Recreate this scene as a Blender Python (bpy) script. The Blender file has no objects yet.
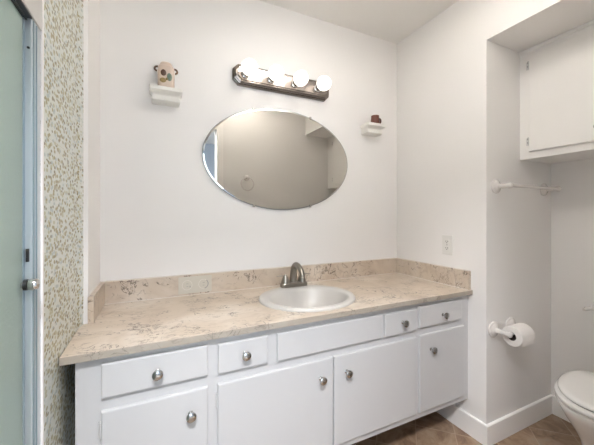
import bpy, bmesh, math, random
from mathutils import Vector, Matrix
random.seed(4)
PI = math.pi
scene = bpy.context.scene
C = scene.collection

# ------------------------------------------------------------------ camera, world, light, exposure
cam_d = bpy.data.cameras.new('camera'); cam = bpy.data.objects.new('camera', cam_d); C.objects.link(cam)
cam.location = (0, 0, 1.2136); cam.rotation_euler = (math.radians(90), 0, math.radians(-25.2))
cam_d.sensor_width = 36; cam_d.sensor_fit = 'HORIZONTAL'; cam_d.lens = 299.2168 * 36 / 594
cam_d.shift_y = -(222.5 - 214.28) / 594; cam_d.clip_start = 0.02
scene.camera = cam
world = bpy.data.worlds.new('world'); scene.world = world; world.use_nodes = True
world.node_tree.nodes['Background'].inputs[0].default_value = (.75, .85, 1, 1)
world.node_tree.nodes['Background'].inputs[1].default_value = 1.0
scene.view_settings.view_transform = 'Standard'; scene.view_settings.look = 'None'
scene.view_settings.gamma = 1; scene.view_settings.use_curve_mapping = False
scene.view_settings.exposure = 0.12
BULB = 1.8
def area(name, loc, rot, sx, sy, power, col):
    d = bpy.data.lights.new(name, 'AREA'); d.shape = 'RECTANGLE'; d.size = sx; d.size_y = sy
    d.energy = power; d.color = col
    o = bpy.data.objects.new(name, d); C.objects.link(o); o.location = loc; o.rotation_euler = rot
    return o
# daylight entering by the window of the room behind the open doorway
area('daylight', (-.25, -1.98, 1.45), (math.radians(90), 0, 0), 1.3, 1.5, 20, (.80, .90, 1))
# added fill through the doorway, built as an unseen lamp of the adjoining room
hall = area('bedroom_fill_light', (-.10, -.26, 2.36), (0, 0, 0), .36, .36, 76, (.97, .97, 1)); hall.data.shape = 'DISK'
DOME = 8.5
# added upward fill in the unseen lamp's bowl, bounced softly off the ceiling
up = area('ceiling_fill_uplight', (.80, .68, 2.345), (PI, 0, 0), .26, .26, 42, (1, .98, .965)); up.data.shape = 'DISK'
scene.cycles.diffuse_bounces = 8; scene.cycles.max_bounces = 14

# ------------------------------------------------------------------ helpers
def new_bm(): return bmesh.new()
def add_box(bm, x0, x1, y0, y1, z0, z1, bev=0, seg=2):
    r = bmesh.ops.create_cube(bm, size=1)
    vs = r['verts']
    for v in vs:
        v.co = Vector(((x0 + x1) / 2 + v.co.x * (x1 - x0), (y0 + y1) / 2 + v.co.y * (y1 - y0), (z0 + z1) / 2 + v.co.z * (z1 - z0)))
    if bev > 0:
        es = list({e for v in vs for e in v.link_edges})
        bmesh.ops.bevel(bm, geom=es, offset=bev, segments=seg, profile=.5, affect='EDGES')
    return bm
def loft(bm, rings, cap0=True, cap1=True, closed=True):
    R = [[bm.verts.new(p) for p in ring] for ring in rings]
    n = len(R[0])
    for a, b in zip(R, R[1:]):
        for i in range(n if closed else n - 1):
            j = (i + 1) % n
            bm.faces.new((a[i], a[j], b[j], b[i]))
    if cap0: bm.faces.new(R[0][::-1])
    if cap1: bm.faces.new(R[-1])
    return bm
def add_lathe(bm, prof, loc=(0, 0, 0), axis='Z', segs=32, cap0=True, cap1=True):
    # prof: list of (radius, height along axis)
    L = Vector(loc); rings = []
    for r, h in prof:
        ring = []
        for i in range(segs):
            a = 2 * PI * i / segs; c, s = r * math.cos(a), r * math.sin(a)
            v = {'Z': (c, s, h), 'Y': (c, h, -s), 'X': (h, c, s)}[axis]
            ring.append(L + Vector(v))
        rings.append(ring)
    return loft(bm, rings, cap0, cap1)
def add_tube(bm, pts, rad, segs=12, flat=1.0):
    pts = [Vector(p) for p in pts]; n = len(pts)
    rad = rad if isinstance(rad, (list, tuple)) else [rad] * n
    rings = []; up = None
    for i, p in enumerate(pts):
        t = (pts[min(i + 1, n - 1)] - pts[max(i - 1, 0)]).normalized()
        if up is None:
            up = Vector((0, 0, 1)) if abs(t.z) < .9 else Vector((1, 0, 0))
        s = t.cross(up)
        if s.length < 1e-4: s = t.cross(Vector((0, 1, 0)))
        s.normalize(); u = s.cross(t).normalized(); up = u
        rings.append([p + s * rad[i] * math.cos(2 * PI * k / segs) + u * flat * rad[i] * math.sin(2 * PI * k / segs) for k in range(segs)])
    return loft(bm, rings)
def bez(p0, p1, p2, p3, n=12):
    out = []
    for i in range(n + 1):
        t = i / n; a = (1 - t) ** 3; b = 3 * t * (1 - t) ** 2; c = 3 * t * t * (1 - t); d = t ** 3
        out.append(Vector(p0) * a + Vector(p1) * b + Vector(p2) * c + Vector(p3) * d)
    return out
def add_prism(bm, poly, z0, z1):
    return loft(bm, [[(x, y, z0) for x, y in poly], [(x, y, z1) for x, y in poly]])
def add_torus(bm, loc, R, r, axis='Y', segs=48, rs=10, a0=0, a1=2 * PI):
    full = abs(a1 - a0 - 2 * PI) < 1e-6; n = segs if full else segs + 1
    rings = []
    for i in range(n):
        a = a0 + (a1 - a0) * i / segs
        ring = []
        for k in range(rs):
            b = 2 * PI * k / rs; q = R + r * math.cos(b); h = r * math.sin(b)
            v = {'Y': (q * math.cos(a), h, q * math.sin(a)), 'Z': (q * math.cos(a), q * math.sin(a), h), 'X': (h, q * math.cos(a), q * math.sin(a))}[axis]
            ring.append(Vector(loc) + Vector(v))
        rings.append(ring)
    if full: rings.append(rings[0])
    loft(bm, rings, not full, not full)
    if full: bmesh.ops.remove_doubles(bm, verts=bm.verts, dist=1e-6)
    return bm
def ell(cx, cy, a, b, z, n=64, ex=2.0):
    out = []
    for i in range(n):
        t = 2 * PI * i / n; c, s = math.cos(t), math.sin(t)
        out.append((cx + a * math.copysign(abs(c) ** (2 / ex), c), cy + b * math.copysign(abs(s) ** (2 / ex), s), z))
    return out
ORG = {}
def obj(name, bm, mat, parent=None, smooth=False, angle=35):
    bmesh.ops.recalc_face_normals(bm, faces=bm.faces)
    me = bpy.data.meshes.new(name)
    org = Vector((0, 0, 0))
    if parent is not None: org = ORG[parent.name]
    if org.length: bmesh.ops.translate(bm, verts=bm.verts, vec=-org)
    if smooth:
        for f in bm.faces: f.smooth = True
        for e in bm.edges:
            if len(e.link_faces) == 2 and e.calc_face_angle(0) > math.radians(angle): e.smooth = False
    bm.to_mesh(me); bm.free()
    o = bpy.data.objects.new(name, me); C.objects.link(o)
    if mat: me.materials.append(mat)
    if parent is not None: o.parent = parent
    ORG[o.name] = org
    return o
def thing(name, label, cat, loc, group=None):
    o = bpy.data.objects.new(name, None); C.objects.link(o); o.location = loc; o.empty_display_size = .05
    o['label'] = label; o['category'] = cat
    if group: o['group'] = group
    ORG[o.name] = Vector(loc); return o
def single(name, bm, mat, label, cat, loc, group=None, smooth=False):
    bmesh.ops.translate(bm, verts=bm.verts, vec=-Vector(loc))
    o = obj(name, bm, mat, None, smooth); o.location = loc; o['label'] = label; o['category'] = cat
    if group: o['group'] = group
    return o
def struct(name, bm, mat, parent=None, smooth=False):
    o = obj(name, bm, mat, parent, smooth)
    if parent is None: o['kind'] = 'structure'
    return o

# ------------------------------------------------------------------ materials
def mat(name, col, rough=.5, metal=0, **kw):
    m = bpy.data.materials.new(name); m.use_nodes = True
    b = m.node_tree.nodes['Principled BSDF']
    b.inputs['Base Color'].default_value = (*col, 1); b.inputs['Roughness'].default_value = rough
    b.inputs['Metallic'].default_value = metal
    for k, v in kw.items(): b.inputs[k.replace('_', ' ')].default_value = v
    return m
def nd(m, t, **kw):
    n = m.node_tree.nodes.new(t)
    for k, v in kw.items(): setattr(n, k, v)
    return n
def link(m, a, b): m.node_tree.links.new(a, b)
def coords(m, scale=(1, 1, 1), rot=(0, 0, 0), loc=(0, 0, 0)):
    g = nd(m, 'ShaderNodeNewGeometry'); mp = nd(m, 'ShaderNodeMapping')
    mp.inputs['Scale'].default_value = scale; mp.inputs['Rotation'].default_value = rot; mp.inputs['Location'].default_value = loc
    link(m, g.outputs['Position'], mp.inputs['Vector']); return mp.outputs['Vector']
def noise(m, vec, scale, detail=3, dist=0, rough=.5):
    n = nd(m, 'ShaderNodeTexNoise'); link(m, vec, n.inputs['Vector'])
    n.inputs['Scale'].default_value = scale; n.inputs['Detail'].default_value = detail
    n.inputs['Distortion'].default_value = dist; n.inputs['Roughness'].default_value = rough
    return n.outputs['Fac']
def math_(m, op, a, b=None, c=None):
    n = nd(m, 'ShaderNodeMath', operation=op)
    for i, v in enumerate((a, b, c)):
        if v is None: continue
        if isinstance(v, (int, float)): n.inputs[i].default_value = v
        else: link(m, v, n.inputs[i])
    return n.outputs[0]
def ramp(m, fac, stops, interp='LINEAR'):
    n = nd(m, 'ShaderNodeValToRGB'); n.color_ramp.interpolation = interp
    e = n.color_ramp.elements
    while len(e) < len(stops): e.new(.5)
    for el, (p, c) in zip(e, stops): el.position = p; el.color = (*c, 1) if len(c) == 3 else c
    link(m, fac, n.inputs[0]); return n.outputs[0]
def mix(m, fac, a, b):
    n = nd(m, 'ShaderNodeMix', data_type='RGBA')
    if isinstance(fac, (int, float)): n.inputs[0].default_value = fac
    else: link(m, fac, n.inputs[0])
    for s, v in ((6, a), (7, b)):
        if isinstance(v, tuple): n.inputs[s].default_value = (*v, 1)
        else: link(m, v, n.inputs[s])
    return n.outputs[2]
def bump(m, h, strength=.2, dist=.002):
    n = nd(m, 'ShaderNodeBump'); n.inputs['Strength'].default_value = strength; n.inputs['Distance'].default_value = dist
    link(m, h, n.inputs['Height']); link(m, n.outputs[0], m.node_tree.nodes['Principled BSDF'].inputs['Normal'])
def base(m, c): link(m, c, m.node_tree.nodes['Principled BSDF'].inputs['Base Color'])

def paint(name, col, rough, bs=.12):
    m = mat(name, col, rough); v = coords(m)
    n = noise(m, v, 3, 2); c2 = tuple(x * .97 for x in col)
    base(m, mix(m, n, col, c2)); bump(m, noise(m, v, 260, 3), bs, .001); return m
M = {}
M['wall'] = paint('wall paint', (.82, .805, .79), .6)
M['ceiling'] = paint('ceiling paint', (.80, .785, .76), .8, .2)
M['alcove'] = M['wall']
M['trim'] = paint('trim paint', (.90, .885, .865), .35, .03)
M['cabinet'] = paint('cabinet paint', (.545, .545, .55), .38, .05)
M['upper'] = paint('upper cabinet paint', (.84, .825, .805), .4, .05)
M['bedroom'] = paint('bedroom paint', (.50, .58, .68), .7)
M['carpet'] = paint('carpet', (.45, .42, .38), .9, .5)
M['porcelain'] = mat('porcelain', (.92, .91, .895), .12, Specular_IOR_Level=.6)
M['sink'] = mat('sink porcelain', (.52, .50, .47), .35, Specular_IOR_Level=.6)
M['ceramic'] = mat('glazed ceramic', (.74, .71, .68), .18)
M['plastic'] = mat('white plastic', (.74, .73, .70), .35)
M['shelf'] = mat('shelf white paint', (.78, .77, .73), .4)
M['caulk'] = mat('caulk', (.70, .67, .62), .5)
M['dark'] = mat('dark slot', (.03, .028, .025), .6)
M['gap'] = mat('steel and gap shade', (.30, .30, .29), .35, .8)
M['nickel'] = mat('brushed nickel', (.31, .285, .25), .3, 1)
M['knob'] = mat('satin nickel knob', (.50, .50, .49), .2, 1)
M['chrome'] = mat('chrome', (.62, .60, .57), .14, 1)
M['bar'] = mat('satin chrome', (.30, .265, .24), .22, 1)
M['alu'] = mat('aluminium frame', (.60, .64, .67), .34, .75)
M['alu_dark'] = mat('grey aluminium channel', (.30, .38, .42), .35, .7)
M['alu_light'] = mat('pale satin aluminium', (.62, .60, .58), .45, .3)
M['black'] = mat('black metal', (.02, .02, .02), .3)
M['mirror'] = mat('mirror silver', (.56, .545, .51), .0, 1)
M['mirror_edge'] = mat('mirror edge', (.30, .32, .31), .4, .7)
M['card'] = mat('cardboard core', (.05, .04, .035), .8)
def m_paper():
    m = mat('toilet paper', (.82, .79, .76), .9); bump(m, noise(m, coords(m), 300, 3), .3, .001); return m
M['paper'] = m_paper()
def m_bulb():
    m = mat('frosted bulb glass', (.95, .93, .9), .3); b = m.node_tree.nodes['Principled BSDF']
    b.inputs['Emission Color'].default_value = (1, .93, .85, 1); b.inputs['Emission Strength'].default_value = BULB; return m
M['bulb'] = m_bulb()
def m_marble(name='cultured marble', k=1.0):
    m = mat(name, (.7, .6, .5), .28 if k == 1 else .55)
    v = coords(m)
    c = ramp(m, noise(m, v, 4, 3, .8), [(.3, (.46, .375, .295)), (.5, (.55, .465, .375)), (.7, (.63, .56, .48))])
    # soft cloudy flow
    fl = noise(m, coords(m, (1, 2.2, 1.6), (0, 0, .35)), 9, 5, 1.4, .6)
    c = mix(m, ramp(m, fl, [(.52, (0, 0, 0)), (.70, (.55, .55, .55))]), c, (.40, .32, .25))
    def veins(vec, sc, dist, w, lo, hi, msc, col, amt, c):
        n1 = noise(m, vec, sc, 4, dist, .55)
        line = math_(m, 'ABSOLUTE', math_(m, 'SUBTRACT', n1, .5))
        vein = ramp(m, line, [(0, (1, 1, 1)), (w * .5, (.85, .85, .85)), (w, (0, 0, 0))])
        mask = ramp(m, noise(m, coords(m, (1, 1, 1), (0, 0, 0), (sc, 0, 0)), msc, 2, .3), [(lo, (0, 0, 0)), (hi, (1, 1, 1))])
        return mix(m, math_(m, 'MULTIPLY', math_(m, 'MULTIPLY', vein, mask), amt), c, col)
    c = veins(coords(m, (1, 1.9, 1.4), (0, 0, .3)), 6, 1.8, .014, .47, .55, 7, (.25, .20, .155), .8, c)
    c = veins(coords(m, (1, 1.3, 1.2), (.2, 0, .9)), 13, 1.6, .024, .52, .60, 9, (.13, .10, .08), .95, c)
    sp = ramp(m, noise(m, coords(m, (1, 1, 1), (.3, .2, 1)), 42, 3, 1.0), [(.655, (0, 0, 0)), (.69, (1, 1, 1))])
    m2 = ramp(m, noise(m, v, 5, 2, .2), [(.46, (0, 0, 0)), (.56, (1, 1, 1))])
    c = mix(m, math_(m, 'MULTIPLY', math_(m, 'MULTIPLY', sp, m2), .8), c, (.16, .13, .10))
    if k != 1: c = mix(m, .65, c, (.26, .24, .205))
    base(m, c); return m
M['marble'] = m_marble()
M['marble_edge'] = m_marble('marble edge', .50)
def m_mosaic():
    m = mat('pebble mosaic tile', (.6, .6, .5), .3)
    v = coords(m, (1, .62, 1))
    vo = nd(m, 'ShaderNodeTexVoronoi', feature='F1'); link(m, v, vo.inputs['Vector']); vo.inputs['Scale'].default_value = 100
    vo.inputs['Randomness'].default_value = 1
    sep = nd(m, 'ShaderNodeSeparateColor'); link(m, vo.outputs['Color'], sep.inputs[0])
    spot = ramp(m, sep.outputs[0], [(0, (.17, .145, .06)), (.17, (.31, .265, .12)), (.38, (.43, .41, .25)), (.52, (.40, .46, .46)), (.66, (.70, .71, .68))], 'CONSTANT')
    near = ramp(m, vo.outputs['Distance'], [(.42, (1, 1, 1)), (.58, (0, 0, 0))])
    bg = mix(m, noise(m, v, 12, 3), (.60, .65, .64), (.66, .67, .60))
    c = mix(m, near, bg, spot)
    # sheet joints
    sx = nd(m, 'ShaderNodeSeparateXYZ'); link(m, v, sx.inputs[0])
    fz = math_(m, 'FRACT', math_(m, 'MULTIPLY', math_(m, 'ADD', sx.outputs[2], .087), 1 / .30))
    j = math_(m, 'LESS_THAN', fz, .006)
    c = mix(m, math_(m, 'MULTIPLY', j, .6), c, (.42, .38, .26))
    base(m, c); bump(m, near, .25, .001); return m
M['mosaic'] = m_mosaic()
def m_floor():
    m = mat('slate floor tile', (.2, .15, .1), .42)
    s = .203
    # diagonal grid: x-y = .083 + k*s*sqrt2
    g = nd(m, 'ShaderNodeNewGeometry'); sx = nd(m, 'ShaderNodeSeparateXYZ'); link(m, g.outputs['Position'], sx.inputs[0])
    r2 = math.sqrt(2)
    a = math_(m, 'DIVIDE', math_(m, 'SUBTRACT', math_(m, 'SUBTRACT', sx.outputs[0], sx.outputs[1]), .083), s * r2)
    b = math_(m, 'DIVIDE', math_(m, 'SUBTRACT', math_(m, 'ADD', sx.outputs[0], sx.outputs[1]), 2.62), s * r2)
    def edge(f):
        fr = math_(m, 'FRACT', f); return math_(m, 'MINIMUM', fr, math_(m, 'SUBTRACT', 1.0, fr))
    e = math_(m, 'MINIMUM', edge(a), edge(b)); gro = ramp(m, e, [(.008, (1, 1, 1)), (.016, (0, 0, 0))])
    cid = nd(m, 'ShaderNodeCombineXYZ'); link(m, math_(m, 'FLOOR', a), cid.inputs[0]); link(m, math_(m, 'FLOOR', b), cid.inputs[1])
    wn = nd(m, 'ShaderNodeTexWhiteNoise', noise_dimensions='3D'); link(m, cid.outputs[0], wn.inputs[0])
    v = coords(m); off = nd(m, 'ShaderNodeVectorMath', operation='ADD'); link(m, v, off.inputs[0])
    sc = nd(m, 'ShaderNodeVectorMath', operation='SCALE'); link(m, wn.outputs['Color'], sc.inputs[0]); sc.inputs[3].default_value = 9; link(m, sc.outputs[0], off.inputs[1])
    n = noise(m, off.outputs[0], 9, 7, .8, .65)
    c = ramp(m, n, [(.3, (.14, .085, .055)), (.45, (.26, .165, .105)), (.58, (.37, .265, .18)), (.72, (.33, .285, .225))])
    c = mix(m, math_(m, 'MULTIPLY', wn.outputs['Value'], .35), c, (.19, .14, .10))
    c = mix(m, math_(m, 'MULTIPLY', gro, .6), c, (.46, .36, .27))
    base(m, c); bump(m, math_(m, 'SUBTRACT', n, math_(m, 'MULTIPLY', gro, .5)), .35, .004); return m
M['floor'] = m_floor()
def m_glass():
    m = bpy.data.materials.new('obscure shower glass'); m.use_nodes = True; nt = m.node_tree
    b = nt.nodes['Principled BSDF']
    b.inputs['Base Color'].default_value = (.62, .76, .70, 1); b.inputs['Roughness'].default_value = .38
    b.inputs['Transmission Weight'].default_value = .55; b.inputs['IOR'].default_value = 1.3
    n = noise(m, coords(m), 140, 3); bump(m, n, .5, .002); return m
M['glass'] = m_glass()
M['jar'] = mat('beige stoneware', (.58, .47, .39), .3)
M['jar_brown'] = mat('brown glaze', (.10, .05, .03), .25)
M['jar_green'] = mat('green glaze', (.16, .22, .17), .3)
M['jar_olive'] = mat('olive glaze', (.24, .17, .06), .3)
M['mug'] = mat('reddish brown glaze', (.12, .035, .02), .3)
M['stoneplate'] = mat('pale stone-look plastic', (.56, .53, .46), .3)

# ------------------------------------------------------------------ room constants (metres)
XR, YB, ZC, YA, XE, ZF, YN, YR = 1.5693, 1.6446, 2.44, .9985, 2.1937, 2.1298, .165, .165
XL = -.2352
T = .10
# structure
def sbox(name, m, *a, **k):
    bm = new_bm(); add_box(bm, *a); return struct(name, bm, M[m])
sbox('wall_back', 'wall', -.45, XR + T, YB, YB + T, 0, ZC)
bm = new_bm(); add_prism(bm, [(XR, YB), (XR, YA), (XE + T, YA), (XE + T, YB)], 0, ZC); struct('wall_right', bm, M['wall'])
bm = new_bm(); add_box(bm, XR, XR + T, YN, YA, ZF, ZC); struct('wall_header', bm, M['wall'])
sbox('ceiling_alcove', 'wall', XR + T, XE + T, YN, YA, ZF, ZF + .08)
sbox('wall_alcove', 'alcove', XE, XE + T, YN, YA, 0, ZF)
# rear wall with the open doorway the photograph is taken from
DX0, DX1, DZ = -.20, .566, 2.085
bm = new_bm()
add_box(bm, DX1, XE + T, YR - .11, YR, 0, ZC)
add_box(bm, DX0, DX1, YR - .11, YR, DZ, ZC)
add_box(bm, -1.2, DX0, YR - .11, YR, 0, ZC)
struct('wall_rear', bm, M['wall'])
bm = new_bm()
for y0, y1 in ((YR, YR + .011), (YR - .121, YR - .11)):
    add_box(bm, DX1 - .008, DX1 + .055, y0, y1, 0, DZ + .055); add_box(bm, DX0 - .03, DX0 + .008, y0, y1, 0, DZ + .055)
    add_box(bm, DX0 + .008, DX1 - .008, y0, y1, DZ - .008, DZ + .055)
struct('trim_1', bm, M['trim'])
sbox('ceiling', 'ceiling', -1.4, XE + .3, YR - .11, YB + T, ZC, ZC + .08)
sbox('floor', 'floor', -1.2, XE + T, YR - .11, YB + T, -.08, 0)
# left wall: tiled pier beside the shower, a narrow tiled return and the painted stub behind the vanity
bm = new_bm(); add_prism(bm, [(-.2555, .945), (-.2580, 1.313), (-.2490, 1.3670), (-.40, 1.3670), (-.40, .945)], 0, ZC); struct('wall_left', bm, M['mosaic'])
bm = new_bm(); add_prism(bm, [(-.2490, 1.3670), (XL, 1.372), (XL, YB), (-.45, YB), (-.45, 1.3672)], 0, ZC); struct('wall_stub', bm, M['wall'])
bm = new_bm(); add_box(bm, -.2578, -.2535, .9352, .9452, 0, ZC); struct('trim_2', bm, M['trim'])
# shower enclosure behind the glass
sbox('wall_shower_far', 'mosaic', -1.15, -1.07, YR, 1.32, 0, ZC)
sbox('wall_shower_end', 'mosaic', -1.07, -.40, 1.24, 1.32, 0, ZC)
# adjoining room
sbox('floor_bedroom', 'carpet', -1.6, 2.4, -2.2, YR - .11, -.08, -.002)
sbox('ceiling_bedroom', 'ceiling', -1.6, 2.4, -2.2, YR - .11, ZC, ZC + .08)
bm = new_bm()
add_box(bm, -1.6, -.9, -2.2, -2.1, 0, ZC); add_box(bm, .4, 2.4, -2.2, -2.1, 0, ZC)
add_box(bm, -.9, .4, -2.2, -2.1, 0, .7); add_box(bm, -.9, .4, -2.2, -2.1, 2.2, ZC)
struct('wall_bedroom', bm, M['bedroom'])
sbox('wall_bedroom_left', 'bedroom', -1.6, -1.5, -2.1, YR - .11, 0, ZC)
sbox('wall_bedroom_right', 'bedroom', 2.3, 2.4, -2.1, YR - .11, 0, ZC)
bm = new_bm()
for a in ((-.9, -.85, .7, 2.2), (.35, .4, .7, 2.2), (-.85, .35, .7, .75), (-.85, .35, 2.15, 2.2), (-.275, -.225, .75, 2.15)):
    add_box(bm, a[0], a[1], -2.16, -2.10, a[2], a[3])
struct('window_1', bm, M['trim'])
# baseboards
BT, BH = .013, .11
def board(name, pts):
    """baseboard with an eased top running along pts; each point carries its offset point"""
    bm = new_bm(); rings = []
    for (x, y), (ox, oy) in pts:
        rings.append([(x, y, 0), (ox, oy, 0), (ox, oy, BH - .004), (x + (ox - x) * .75, y + (oy - y) * .75, BH - .0005), (x, y, BH)])
    loft(bm, rings); return struct(name, bm, M['trim'])
board('baseboard_right', [((XR, YB), (XR - BT, YB)), ((XR, YA), (XR - BT, YA - BT))])
board('baseboard_alcove', [((XR, YA), (XR - BT, YA - BT)), ((XE, YA), (XE - BT, YA - BT)), ((XE, YN), (XE - BT, YN + BT)), ((DX1 + .056, YR), (DX1 + .056, YR + BT))])

# ------------------------------------------------------------------ shower door
sd = thing('shower_door', 'frosted green glass shower door in a metal frame beside the mosaic tile', 'shower door', (-.28, .4, 0))
bm = new_bm(); add_box(bm, -.335, -.2575, .8795, .9345, 0, 1.665, .002)
obj('jamb', bm, M['alu'], sd)
bm = new_bm(); add_box(bm, -.2580, -.2555, .8835, .8875, .02, 1.66); add_box(bm, -.2580, -.2555, .9035, .9055, .02, 1.66)
obj('channel_groove', bm, M['alu_dark'], sd)
bm = new_bm(); add_box(bm, -.335, -.2545, YR, .9440, 1.665, 1.80, .001)
obj('header', bm, M['alu_light'], sd)
bm = new_bm(); add_box(bm, -.2750, -.2570, YR, .8790, 1.6610, 1.6648); add_box(bm, -.2690, -.2660, YR, .8790, 1.6560, 1.6610)
obj('roller_track', bm, M['black'], sd)
bm = new_bm(); add_box(bm, -.335, -.26, YR, .879, 0, .06, .004)
obj('threshold', bm, M['alu'], sd)
bm = new_bm(); add_box(bm, -.289, -.2700, .8700, .8790, .065, 1.655, .001)
add_box(bm, -.289, -.2700, YR + .01, YR + .04, .065, 1.655, .001)
obj('stile', bm, M['alu_dark'], sd)
bm = new_bm(); add_box(bm, -.283, -.2715, YR + .04, .8700, .065, 1.655)
obj('glass_panel', bm, M['glass'], sd)
bm = new_bm(); add_lathe(bm, [(.006, 0), (.006, .010), (.012, .014), (.014, .022), (.011, .030), (.003, .032)], (-.2715, .862, 1.056), 'X', 20)
obj('knob', bm, M['chrome'], sd, True)
bm = new_bm(); add_lathe(bm, [(.0125, 0), (.0125, .006)], (-.2660, .862, 1.056), 'X', 20)
obj('knob_collar', bm, M['black'], sd, True)
bm = new_bm(); add_box(bm, -.2680, -.2620, .8745, .8793, 1.105, 1.135, .001)
obj('latch', bm, M['black'], sd)
bm = new_bm(); add_lathe(bm, [(.0028, 0), (.0028, .0015)], (-.2640, .8780, 1.594), 'Y', 12)
obj('screw', bm, M['black'], sd)

# ------------------------------------------------------------------ vanity cabinet
YV, VX0, VX1, ZT, ST = 1.0992, -.2210, 1.5560, .7976, .0225
ZU = ZT - ST
va = thing('vanity_cabinet', 'long white painted vanity cabinet with drawers and doors under the stone top', 'vanity', (.66, 1.36, 0))
bm = new_bm()
add_box(bm, VX0, VX1, YV, YV + .018, .19, ZU, .0015)                    # face
add_box(bm, VX0, VX0 + .016, YV + .018, 1.640, .19, ZU); add_box(bm, VX1 - .016, VX1, YV + .018, 1.640, .19, ZU)
add_box(bm, VX0 + .016, VX1 - .016, YV + .018, 1.640, .19, .206)
add_box(bm, VX0 + .016, VX1 - .016, 1.632, 1.640, .206, ZU)
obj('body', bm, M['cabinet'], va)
bm = new_bm(); add_box(bm, VX0, VX1 - .002, 1.30, 1.318, .001, .19)
obj('toe_kick', bm, mat('dark toe kick', (.09, .07, .055), .6), va)
bm = new_bm(); add_box(bm, 1.556, 1.5688, YV + .002, YV + .016, .19, ZU)
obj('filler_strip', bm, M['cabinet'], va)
PT = .013
def panel(x0, x1, z0, z1, name, e=.005):
    # overlay panel with an eased edge
    bm = new_bm(); y0 = YV - PT
    def rr(x0, x1, z0, z1, y): return [(x0, y, z0), (x1, y, z0), (x1, y, z1), (x0, y, z1)]
    loft(bm, [rr(x0, x1, z0, z1, YV), rr(x0, x1, z0, z1, y0 + e * .7), rr(x0 + e * .3, x1 - e * .3, z0 + e * .3, z1 - e * .3, y0 + e * .2), rr(x0 + e, x1 - e, z0 + e, z1 - e, y0)])
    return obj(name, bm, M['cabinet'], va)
def knob(parent, x, z):
    bm = new_bm()
    prof = [(.0085, 0), (.0085, -.002), (.0045, -.005), (.0042, -.013), (.009, -.016), (.0145, -.019), (.0168, -.0235), (.0160, -.0275), (.011, -.0305), (.004, -.0315)]
    add_lathe(bm, prof, (x, YV - PT, z), 'Y', 24)
    return obj('knob', bm, M['knob'], parent, True)
def hinge(parent, x, z, side):
    bm = new_bm(); y = YV - PT
    add_lathe(bm, [(.0032, -.025), (.0032, .025)], (x, y + .006, z), 'Z', 10)
    add_box(bm, min(x, x - side * .009), max(x, x - side * .009), YV - .0012, YV - .0002, z - .024, z + .024)
    return obj('hinge', bm, M['hinge_paint'], parent, True)
M['hinge_paint'] = mat('painted hinge', (.60, .60, .60), .35, .2)
for x0, x1, z0, z1, kx, kz in ((-.153, .165, .645, .752, .004, .696), (.201, .389, .641, .748, .298, .697), (.965, 1.168, .638, .745, 1.073, .694), (1.188, 1.500, .645, .752, 1.350, .692)):
    knob(panel(x0, x1, z0, z1, 'drawer'), kx, kz)
panel(.428, .947, .639, .748, 'false_front')
for x0, x1, zt, kx, hx, s in ((-.153, .165, .605, .107, -.156, 1), (.200, .6815, .605, .620, .197, 1), (.6875, 1.168, .605, .748, None, 0), (1.188, 1.520, .608, 1.263, None, 0)):
    d = panel(x0, x1, .222, zt, 'door')
    knob(d, kx, .530)
    if hx is not None:
        for hz in (.548, .300): hinge(d, hx, hz, s)

# ------------------------------------------------------------------ countertop
SKX, SKY, SRX, SRY = .682, 1.328, .243, .219
ct = thing('countertop', 'beige marbled countertop with brown veins and low backsplashes over the vanity', 'countertop', (.66, 1.36, ZU))
outer = [(-.2535, 1.0747), (XR - .0006, 1.0747), (XR - .0006, 1.6440), (XL + .0006, 1.6440), (XL + .0006, 1.3715), (-.2482, 1.3665), (-.2570, 1.313)]
def ring_slab(bm, outer, z0, z1):
    hole = [(SKX + .225 * math.cos(2 * PI * i / 48), SKY + .198 * math.sin(2 * PI * i / 48)) for i in range(48)]
    for z in (z0, z1):
        e = []
        for loop in (outer, hole):
            vs = [bm.verts.new((x, y, z)) for x, y in loop]
            e += [bm.edges.new((vs[i], vs[(i + 1) % len(vs)])) for i in range(len(vs))]
        bmesh.ops.triangle_fill(bm, use_beauty=True, edges=e)
    bm.verts.ensure_lookup_table(); n = len(outer); m_ = len(hole)
    V = list(bm.verts); tot = n + m_
    for s, L in ((0, n), (n, m_)):
        for i in range(L):
            j = (i + 1) % L
            bm.faces.new((V[s + i], V[s + j], V[tot + s + j], V[tot + s + i]))
bm = new_bm(); ring_slab(bm, outer, ZU, ZT)
obj('slab', bm, M['marble'], ct)
ZS = .9005
bm = new_bm(); add_box(bm, -.2535, XR - .0006, 1.0727, 1.0747, ZU, ZT, .0008); obj('front_edge', bm, M['marble_edge'], ct)['label'] = 'greyer unpolished front edge'
bm = new_bm(); add_box(bm, XL + .0205, XR - .0205, YB - .020, YB - .0006, ZT, ZS, .0015); obj('backsplash', bm, M['marble'], ct)
bm = new_bm(); add_box(bm, XR - .020, XR - .0006, 1.0830, YB - .0006, ZT, ZS, .0015); obj('side_splash', bm, M['marble'], ct)
bm = new_bm(); add_box(bm, XL + .0006, XL + .020, 1.3600, YB - .0006, ZT, ZS, .0015); obj('side_splash', bm, M['marble'], ct)
bm = new_bm()
add_box(bm, XL + .02, XR - .02, YB - .0035, YB - .0006, ZS, ZS + .003); add_box(bm, XR - .0035, XR - .0006, 1.085, YB - .003, ZS, ZS + .003); add_box(bm, XL + .0006, XL + .0035, 1.373, YB - .003, ZS, ZS + .003)
add_box(bm, XL + .02, XR - .02, YB - .0225, YB - .020, ZT, ZT + .0025); add_box(bm, XR - .0225, XR - .020, 1.085, YB - .02, ZT, ZT + .0025)
obj('caulk_line', bm, M['caulk'], ct)

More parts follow.
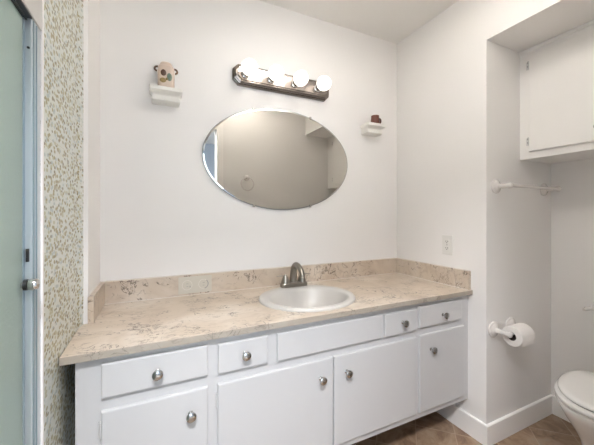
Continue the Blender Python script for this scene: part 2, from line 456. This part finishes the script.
# sink
sk = thing('sink', 'oval off-white drop-in sink set in the marbled countertop', 'sink', (SKX, SKY, ZT))
bm = new_bm(); rings = []
for fx, fy, z, dy in ((1, 1, .0004, 0), (1.0, 1.0, .006, 0), (.985, .985, .0115, 0), (.955, .952, .0145, 0), (.90, .885, .0150, -.006), (.845, .815, .0125, -.012), (.815, .775, .004, -.014), (.79, .745, -.012, -.014), (.74, .69, -.045, -.014), (.63, .59, -.085, -.014), (.46, .44, -.115, -.012), (.25, .24, -.128, -.01), (.10, .11, -.130, -.008)):
    rings.append(ell(SKX, SKY + dy, SRX * fx, SRY * fy, ZT + z, 72))
loft(bm, rings, False, False)
# outer shell below the counter
rings = [ell(SKX, SKY, SRX, SRY, ZT + .0004, 72)] + [ell(SKX, SKY - .012, SRX * fx, SRY * fy, ZT + z, 72) for fx, fy, z in ((.90, .87, .0003), (.86, .82, -.02), (.80, .75, -.06), (.66, .62, -.105), (.3, .3, -.142), (.12, .12, -.145))]
loft(bm, rings, False, True)
bmesh.ops.remove_doubles(bm, verts=bm.verts, dist=1e-5)
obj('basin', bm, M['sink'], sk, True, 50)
bm = new_bm(); add_lathe(bm, [(.027, -.1300), (.026, -.1275), (.020, -.1290), (.004, -.1285)], (SKX, SKY - .008, ZT), 'Z', 28)
obj('drain', bm, M['chrome'], sk, True)

# faucet
FX, FY, FZ = .696, 1.522, ZT + .0152
fa = thing('faucet', 'brushed nickel two-handle arched faucet at the back of the oval sink', 'faucet', (FX, FY, FZ))
bm = new_bm()
loft(bm, [ell(FX, FY, .078, .026, FZ, 48, 5), ell(FX, FY, .078, .026, FZ + .018, 48, 5), ell(FX, FY, .073, .021, FZ + .025, 48, 5)])
obj('base_plate', bm, M['nickel'], fa, True)
bm = new_bm()
pts = bez((FX, FY + .004, FZ + .016), (FX, FY + .012, FZ + .112), (FX, FY - .02, FZ + .146), (FX, FY - .085, FZ + .108), 16)
pts += bez((FX, FY - .089, FZ + .105), (FX, FY - .102, FZ + .096), (FX, FY - .110, FZ + .082), (FX, FY - .113, FZ + .068), 6)
rr = [.020 - .008 * (i / (len(pts) - 1)) for i in range(len(pts))]
add_tube(bm, pts, rr, 16)
obj('spout', bm, M['nickel'], fa, True)
for s in (-1, 1):
    bm = new_bm(); hx = FX + s * .051
    add_lathe(bm, [(.0235, .014), (.0240, .022), (.0215, .034), (.0165, .048), (.0115, .058), (.0095, .064), (.004, .067)], (hx, FY, FZ), 'Z', 24)
    h = obj('handle', bm, M['nickel'], fa, True)
    bm = new_bm()
    add_tube(bm, [(hx, FY, FZ + .058), (hx + s * .018, FY, FZ + .062), (hx + s * .036, FY - .002, FZ + .063), (hx + s * .052, FY - .003, FZ + .061)], [.006, .0052, .0048, .0035], 12, .5)
    obj('lever', bm, M['nickel'], h, True)

# outlet lying flat on the backsplash
ox, oy, oz = .183, YB - .020, .851
po = thing('backsplash_outlet', 'pale greyish horizontal outlet plate set on the backsplash left of the sink', 'outlet', (ox, oy, oz))
bm = new_bm(); add_box(bm, ox - .082, ox + .082, oy - .003, oy - .0002, oz - .043, oz + .043, .0014); obj('plate', bm, M['stoneplate'], po)
for s in (-1, 1):
    bm = new_bm(); cx = ox + s * .040
    add_torus(bm, (cx, oy - .0032, oz), .024, .0010, 'Y', 32, 6)
    r = obj('receptacle', bm, M['caulk'], po, True)
    bm = new_bm(); add_box(bm, cx - .004, cx + .006, oy - .0040, oy - .0028, oz + .006, oz + .008); add_box(bm, cx - .004, cx + .005, oy - .0040, oy - .0028, oz - .008, oz - .006)
    add_torus(bm, (cx, oy - .0034, oz), .024, .0019, 'Y', 16, 6, -PI * .42, PI * .28) if s == 1 else add_box(bm, cx + .012, cx + .016, oy - .0040, oy - .0028, oz - .012, oz - .004)
    obj('slot', bm, M['gap'], r)

# ------------------------------------------------------------------ mirror
MX, MZ, MA, MB_ = .678, 1.535, .459, .2955
mi = thing('oval_mirror', 'frameless oval mirror hung on the white wall above the sink', 'mirror', (MX, YB, MZ))
def ellxz(a, b, y, n=128): return [(MX + a * math.cos(2 * PI * i / n), y, MZ + b * math.sin(2 * PI * i / n)) for i in range(n)]
bm = new_bm(); loft(bm, [ellxz(MA - .003, MB_ - .003, YB - .0095), ellxz(MA - .010, MB_ - .010, YB - .0105), ], False, True)
obj('glass', bm, M['mirror'], mi)
bm = new_bm(); loft(bm, [ellxz(MA, MB_, YB - .0035), ellxz(MA, MB_, YB - .0085), ellxz(MA - .003, MB_ - .003, YB - .0095)], True, False)
obj('edge', bm, M['mirror_edge'], mi, True)
for cx, sz in ((.50, -1), (.86, -1), (.50, 1), (.86, 1)):
    zz = MZ + sz * MB_ * math.sqrt(1 - ((cx - MX) / MA) ** 2)
    bm = new_bm(); z0, z1 = sorted((zz - sz * .007, zz + sz * .008))
    add_box(bm, cx - .006, cx + .006, YB - .0135, YB - .011, z0, z1); z0, z1 = sorted((zz + sz * .003, zz + sz * .008))
    add_box(bm, cx - .006, cx + .006, YB - .011, YB - .0005, z0, z1)
    obj('clip', bm, M['chrome'], mi)

# ------------------------------------------------------------------ vanity light bar
LX, LZ = .684, 1.985
lb = thing('vanity_light', 'chrome bar wall light with four round white bulbs above the oval mirror', 'wall light', (LX, YB, LZ))
def octo(hx, hz, c, y): return [(LX - hx + c, y, LZ - hz), (LX + hx - c, y, LZ - hz), (LX + hx, y, LZ - hz + c), (LX + hx, y, LZ + hz - c), (LX + hx - c, y, LZ + hz), (LX - hx + c, y, LZ + hz), (LX - hx, y, LZ + hz - c), (LX - hx, y, LZ - hz + c)]
bm = new_bm(); y = YB - .0006
loft(bm, [octo(.306, .058, .030, y), octo(.306, .058, .030, y - .012), octo(.300, .052, .028, y - .016), octo(.300, .052, .028, y - .024), octo(.294, .046, .026, y - .027), octo(.294, .046, .026, y - .031), octo(.288, .040, .024, y - .034), octo(.285, .037, .023, y - .034), octo(.280, .032, .021, y - .038)])
obj('backplate', bm, M['bar'], lb)
for bx in (.444, .594, .744, .894):
    bm = new_bm(); add_lathe(bm, [(.024, -.038), (.024, -.043), (.018, -.046), (.0165, -.074), (.012, -.078)], (bx, YB, LZ), 'Y', 24)
    so = obj('socket', bm, M['chrome'], lb, True)
    bm = new_bm(); prof = [(.012, -.070), (.016, -.076)]; R = .0425; yc = -.1165
    for i in range(1, 19):
        a = math.radians(158 - (158) * i / 18); prof.append((max(R * math.sin(a), .0005), yc + R * math.cos(a) * 1.0 * -1 * -1))
    prof = [(.012, -.072), (.0165, -.078)] + [(max(R * math.sin(math.radians(t)), .0004), yc + R * math.cos(math.radians(t))) for t in range(24, 181, 12)]
    add_lathe(bm, prof, (bx, YB, LZ), 'Y', 28)
    obj('bulb', bm, M['bulb'], lb, True, 60)

# ------------------------------------------------------------------ little moulded shelves and what stands on them
def shelf(cx, zt, label):
    t = thing('wall_shelf', label, 'shelf', (cx, YB, zt - .065), 'small white moulded shelves either side of the mirror')
    bm = new_bm()
    prof = [(.0735, .090, 0), (.0735, .090, -.016), (.069, .082, -.020), (.061, .064, -.028), (.060, .060, -.034), (.063, .068, -.036), (.063, .068, -.058), (.059, .062, -.063)]
    rings = []
    for hw, d, z in prof:
        c = .004
        rings.append([(cx - hw, YB - .0005, zt + z), (cx - hw, YB - d + c, zt + z), (cx - hw + c, YB - d, zt + z), (cx + hw - c, YB - d, zt + z), (cx + hw, YB - d + c, zt + z), (cx + hw, YB - .0005, zt + z)])
    loft(bm, rings[:2][::1]); obj('top_board', bm, M['shelf'], t)
    bm = new_bm(); loft(bm, rings[1:]); obj('moulding', bm, M['shelf'], t)
shelf(.043, 1.822, 'small white moulded wall shelf left of the mirror under the beige jar')
shelf(1.316, 1.813, 'small white moulded wall shelf right of the mirror under the brown mug')

jx, jy, jz = .044, YB - .048, 1.8222
jr = thing('ceramic_jar', 'beige ceramic jar ornament with two dark loop handles on the left wall shelf', 'ornament', (jx, jy, jz))
bm = new_bm(); rings = []
for w, d, z in ((.035, .020, 0), (.038, .024, .004), (.038, .025, .030), (.0385, .025, .080), (.037, .024, .104), (.033, .022, .112), (.029, .018, .115), (.028, .017, .121), (.022, .013, .130), (.010, .006, .135)):
    rings.append(ell(jx, jy, w, d, jz + z, 40, 3))
loft(bm, rings); obj('body', bm, M['jar'], jr, True, 50)
for s in (-1, 1):
    bm = new_bm(); add_torus(bm, (jx + s * .040, jy, jz + .096), .0105, .0048, 'Y', 16, 8, -PI * .5 if s > 0 else PI * .35, PI * .65 if s > 0 else PI * 1.5)
    obj('handle', bm, M['jar_brown'], jr, True)
for dx, dz, rx, rz, mm in ((-.012, .072, .013, .016, 'jar_brown'), (.014, .055, .012, .020, 'jar_green'), (-.014, .036, .015, .012, 'jar_olive'), (.003, .044, .006, .007, 'jar_olive')):
    bm = new_bm(); bmesh.ops.create_uvsphere(bm, u_segments=16, v_segments=10, radius=1)
    for v in bm.verts: v.co = Vector((jx + dx + v.co.x * rx, jy - .0235 + v.co.y * .005, jz + dz + v.co.z * rz))
    obj('glaze_spot', bm, M[mm], jr, True)

gx, gy, gz = 1.330, YB - .050, 1.8132
mg = thing('mug', 'small reddish brown ceramic mug on the right wall shelf', 'mug', (gx, gy, gz))
bm = new_bm(); add_lathe(bm, [(.026, 0), (.029, .003), (.029, .024), (.026, .050), (.0265, .060), (.023, .060), (.022, .050), (.023, .008), (.004, .006)], (gx, gy, gz), 'Z', 32)
obj('body', bm, M['mug'], mg, True)
bm = new_bm(); add_tube(bm, bez((gx + .025, gy, gz + .044), (gx + .056, gy, gz + .058), (gx + .054, gy, gz + .008), (gx + .026, gy, gz + .012), 14), .0058, 10)
obj('handle', bm, M['mug'], mg, True)

# ------------------------------------------------------------------ outlet on the right wall
wx, wy, wz = XR, 1.229, 1.032
ol = thing('wall_outlet', 'white upright duplex outlet on the wall above the right side splash', 'outlet', (wx, wy, wz))
bm = new_bm(); add_box(bm, wx - .006, wx - .0003, wy - .035, wy + .035, wz - .0575, wz + .0575, .002); obj('cover_plate', bm, M['plastic'], ol)
for dz in (-.0195, .0195):
    bm = new_bm(); ring = [[(x, y, z) for y, z in [(wy + .0165 * math.copysign(abs(math.cos(t)) ** .6, math.cos(t)), wz + dz + .0140 * math.copysign(abs(math.sin(t)) ** .8, math.sin(t))) for t in [2 * PI * i / 32 for i in range(32)]]] for x in (wx - .0055, wx - .0078)]
    loft(bm, ring); r = obj('receptacle', bm, M['plastic'], ol, True)
    bm = new_bm(); add_box(bm, wx - .0084, wx - .0076, wy - .0075, wy - .0050, wz + dz - .002, wz + dz + .006); add_box(bm, wx - .0084, wx - .0076, wy + .0050, wy + .0075, wz + dz - .002, wz + dz + .006)
    add_lathe(bm, [(.0026, -.0084), (.0026, -.0076)], (wx, wy, wz + dz - .007), 'X', 10)
    obj('slot', bm, M['dark'], r)
bm = new_bm(); add_lathe(bm, [(.003, -.0070), (.003, -.0055)], (wx, wy, wz), 'X', 12); obj('screw', bm, M['gap'], ol)

# ------------------------------------------------------------------ ceramic fittings of the alcove
def post(bm, x, z, tipy, dirx=0, r=.038):
    add_lathe(bm, [(r * .95, -.0005), (r, -.004), (r, -.008), (r * .86, -.011), (r * .80, -.011), (r * .72, -.015), (.014, -.020), (.0125, -.032), (.0120, tipy - YA + .014), (.0150, tipy - YA + .004), (.0150, tipy - YA - .008), (.010, tipy - YA - .014), (.003, tipy - YA - .016)], (x, YA, z), 'Y', 28)
tb = thing('towel_bar', 'white ceramic towel bar on the alcove wall under the upper cabinet', 'towel bar', (1.87, YA, 1.362))
for x in (1.643, 2.105):
    bm = new_bm(); post(bm, x, 1.362, .925); obj('post', bm, M['ceramic'], tb, True)
bm = new_bm(); add_tube(bm, [(1.640, .925, 1.362), (2.108, .925, 1.362)], .0085, 16); obj('bar', bm, M['ceramic'], tb, True)

tz = .602
tp = thing('toilet_paper_holder', 'white ceramic toilet paper holder low on the alcove wall', 'toilet paper holder', (1.70, YA, tz))
for x in (1.622, 1.772):
    bm = new_bm(); post(bm, x, tz, .918, r=.042); obj('post', bm, M['ceramic'], tp, True)
bm = new_bm(); add_tube(bm, [(1.624, .918, tz), (1.770, .918, tz)], .008, 14); obj('roller', bm, M['ceramic'], tp, True)
rz_, ry_ = tz - .012, .916
rl = thing('toilet_roll', 'white toilet paper roll hanging on the ceramic holder', 'toilet paper roll', (1.70, ry_, rz_ - .05))
bm = new_bm(); ri, ro, x0, x1 = .0215, .050, 1.643, 1.753
add_lathe(bm, [(ri, x0), (ro - .002, x0), (ro, x0 + .002), (ro, x1 - .002), (ro - .002, x1), (ri, x1), (ri, x0)], (0, ry_, rz_), 'X', 40, False, False)
bmesh.ops.remove_doubles(bm, verts=bm.verts, dist=1e-6)
obj('paper', bm, M['paper'], rl, True)
bm = new_bm(); add_lathe(bm, [(ri - .001, x0 + .001), (ri, x0 + .001), (ri, x1 - .001), (ri - .001, x1 - .001), (ri - .001, x0 + .001)], (0, ry_, rz_), 'X', 30, False, False)
obj('core', bm, M['card'], rl, True)
bm = new_bm(); rg = []
for k, (yy, zz) in enumerate([(ry_ - ro * math.cos(a) * 1.01, rz_ + ro * math.sin(a) * 1.01) for a in [math.radians(d) for d in (80, 60, 40, 20, 0)]] + [(ry_ - ro * 1.02, rz_ - .018), (ry_ - ro * 1.0, rz_ - .034)]):
    rg.append([(x0 + .001, yy, zz), (x1 - .001, yy, zz), (x1 - .001, yy + .0008, zz + .0004), (x0 + .001, yy + .0008, zz + .0004)])
loft(bm, rg); obj('loose_sheet', bm, M['paper'], rl, True)

# ------------------------------------------------------------------ upper cabinet
XC, ZB_ = 1.8678, 1.5202
uc = thing('upper_cabinet', 'white painted wall cabinet with two doors at the top of the alcove', 'cabinet', (2.03, .62, ZB_))
bm = new_bm(); add_box(bm, XC, XE - .0005, YN + .0005, YA - .0005, ZB_ + .018, ZF - .0005)
add_box(bm, XC, XC + .02, YN + .0005, YA - .0005, ZB_, ZB_ + .018, .001)
add_box(bm, XC + .02, XE - .0005, YN + .0005, YA - .0005, ZB_ + .004, ZB_ + .018)
obj('body', bm, M['upper'], uc)
bm = new_bm(); add_box(bm, XC - .008, XC, YN + .0005, YA - .0005, ZF - .020, ZF - .0005, .002); obj('top_moulding', bm, M['upper'], uc)
for y0, y1, hy in ((.6265, .947, .947), (.295, .6235, .295)):
    bm = new_bm(); s = 1 if hy > .6 else -1
    def rr2(a, x): return [(x, y0 + a, 1.558 + a), (x, y1 - a, 1.558 + a), (x, y1 - a, 2.088 - a), (x, y0 + a, 2.088 - a)]
    loft(bm, [rr2(0, XC), rr2(0, XC - .010), rr2(.002, XC - .0135), rr2(.006, XC - .014)])
    d = obj('door', bm, M['upper'], uc)
    for hz in (2.035, 1.615):
        bm = new_bm(); add_lathe(bm, [(.0042, -.022), (.0042, .022)], (XC - .010, hy + s * .004, hz), 'Z', 10)
        add_box(bm, XC - .0015, XC - .0002, min(hy, hy + s * .018), max(hy, hy + s * .018), hz - .021, hz + .021)
        h = obj('hinge', bm, M['hinge_paint'], d, True)
        bm = new_bm()
        for k in (-.012, .008): add_box(bm, XC - .0150, XC - .0138, hy + s * .0025, hy + s * .0065, hz + k, hz + k + .008)
        obj('hinge_screw', bm, M['gap'], h)
    bm = new_bm(); add_lathe(bm, [(.008, 0), (.0045, -.004), (.0045, -.012), (.0125, -.019), (.0135, -.024), (.009, -.030), (.002, -.031)], (XC - .014, .6265 + .03 if s > 0 else .6235 - .03, 1.62), 'X', 20)
    obj('knob', bm, M['knob'], d, True)

# ------------------------------------------------------------------ toilet
TY, TF = .612, 1.588
to = thing('toilet', 'white porcelain toilet with closed lid standing in the alcove', 'toilet', (1.85, TY, 0))
def egg(xf, w, L, z, nose=.26, yc=TY, n=72):
    out = []
    for i in range(n):
        t = 2 * PI * i / n; c, s = math.cos(t), math.sin(t)
        if c < 0: x = xf + nose + nose * c; y = yc + w * s
        else: x = xf + nose + (L - nose) * math.copysign(abs(c) ** .75, c); y = yc + w * (1 - .12 * c * c) * s
        out.append((x, y, z))
    return out
bm = new_bm()
R_ = [(TF + .150, .104, .32, .0, .13), (TF + .150, .106, .32, .015, .13), (TF + .160, .098, .31, .05, .12), (TF + .158, .098, .30, .12, .12), (TF + .138, .108, .31, .18, .13), (TF + .100, .126, .33, .235, .16), (TF + .058, .148, .36, .285, .20), (TF + .022, .168, .385, .335, .235), (TF + .006, .177, .402, .364, .25), (TF + .006, .177, .405, .376, .25), (TF + .014, .170, .40, .380, .245)]
loft(bm, [egg(xf, w, L, z, nose) for xf, w, L, z, nose in R_])
obj('bowl', bm, M['porcelain'], to, True, 60)
bm = new_bm(); loft(bm, [egg(TF + .005, .176, .40, .3855), egg(TF, .181, .405, .390), egg(TF, .181, .405, .402), egg(TF + .006, .175, .40, .4065)])
obj('seat', bm, M['porcelain'], to, True, 60)
bm = new_bm(); loft(bm, [egg(TF + .016, .166, .385, .4115), egg(TF + .011, .171, .392, .4145), egg(TF + .010, .172, .392, .421), egg(TF + .016, .166, .385, .4275), egg(TF + .036, .148, .36, .4305), egg(TF + .12, .08, .2, .4320, .12)])
obj('lid', bm, M['porcelain'], to, True, 60)
bm = new_bm(); loft(bm, [egg(TF + .020, .163, .38, .3795), egg(TF + .020, .163, .38, .3858)]); loft(bm, [egg(TF + .020, .163, .38, .406), egg(TF + .020, .163, .38, .4118)]); add_box(bm, TF + .35, TF + .385, TY - .09, TY + .09, .38, .415, .004)
obj('seat_gap_shade', bm, M['gap'], to)  # dark layers stand for shade in the seat gaps, plus a rear block
TKY = .575
bm = new_bm(); loft(bm, [ell(2.095, TKY, .080, .150, .378, 40, 5), ell(2.095, TKY, .088, .160, .42, 40, 5), ell(2.095, TKY, .092, .164, .60, 40, 5), ell(2.095, TKY, .093, .166, .735, 40, 5)])
obj('tank', bm, M['porcelain'], to, True, 60)
bm = new_bm(); loft(bm, [ell(2.094, TKY, .096, .170, .7355, 40, 5), ell(2.094, TKY, .098, .172, .742, 40, 5), ell(2.094, TKY, .098, .172, .762, 40, 5), ell(2.094, TKY, .092, .166, .770, 40, 5)])
obj('tank_lid', bm, M['porcelain'], to, True, 60)
bm = new_bm(); add_tube(bm, [(2.04, TKY + .155, .728), (2.03, TKY + .178, .728), (2.005, TKY + .186, .727), (1.985, TKY + .187, .724)], [.009, .010, .010, .007], 12)
obj('flush_lever', bm, M['ceramic'], to, True)

# ------------------------------------------------------------------ towel ring on the rear wall (seen in the mirror)
rx_, rzz = .868, 1.600
tr = thing('towel_ring', 'white ceramic towel ring seen in the mirror on the opposite wall', 'towel ring', (rx_, YR, rzz))
bm = new_bm(); add_lathe(bm, [(.032, .0005), (.032, .008), (.022, .014), (.013, .024), (.013, .045), (.004, .050)], (rx_, YR, rzz), 'Y', 24)
obj('post', bm, M['ceramic'], tr, True)
bm = new_bm(); add_torus(bm, (rx_, YR + .036, rzz - .068), .068, .006, 'Y', 48, 10); obj('ring', bm, M['ceramic'], tr, True)

# added bathroom fill lamp, out of frame: a glowing opal dome above the floor
cl = thing('added_ceiling_lamp', 'added fill lamp, a round opal glass bowl close under the bathroom ceiling', 'ceiling lamp', (.80, .68, 2.44))
bm = new_bm(); add_lathe(bm, [(.055, -.0005), (.055, -.015), (.008, -.022), (.008, -.120), (.014, -.1265), (.010, -.134)], (.80, .68, 2.44), 'Z', 32); obj('stem', bm, M['plastic'], cl, True)
mo = mat('opal glass', (.9, .88, .84), .3); b_ = mo.node_tree.nodes['Principled BSDF']
b_.inputs['Emission Color'].default_value = (1, .95, .90, 1); b_.inputs['Emission Strength'].default_value = DOME
bm = new_bm(); add_lathe(bm, [(.186, -.070), (.180, -.083), (.150, -.106), (.09, -.120), (.012, -.126), (.012, -.122), (.09, -.116), (.148, -.102), (.176, -.081), (.182, -.070), (.186, -.070)], (.80, .68, 2.44), 'Z', 48, False, False); bmesh.ops.remove_doubles(bm, verts=bm.verts, dist=1e-6); obj('dome', bm, mo, cl, True, 60)
cb = thing('added_bedroom_lamp', 'added round white fill lamp of the adjoining room outside the open doorway', 'ceiling lamp', (-.10, -.26, 2.44))
bm = new_bm(); add_lathe(bm, [(.20, -.0005), (.20, -.07), (.195, -.07), (.19, -.03)], (-.10, -.26, 2.44), 'Z', 48); obj('housing', bm, M['plastic'], cb, True)  # unseen housing added round the doorway fill light
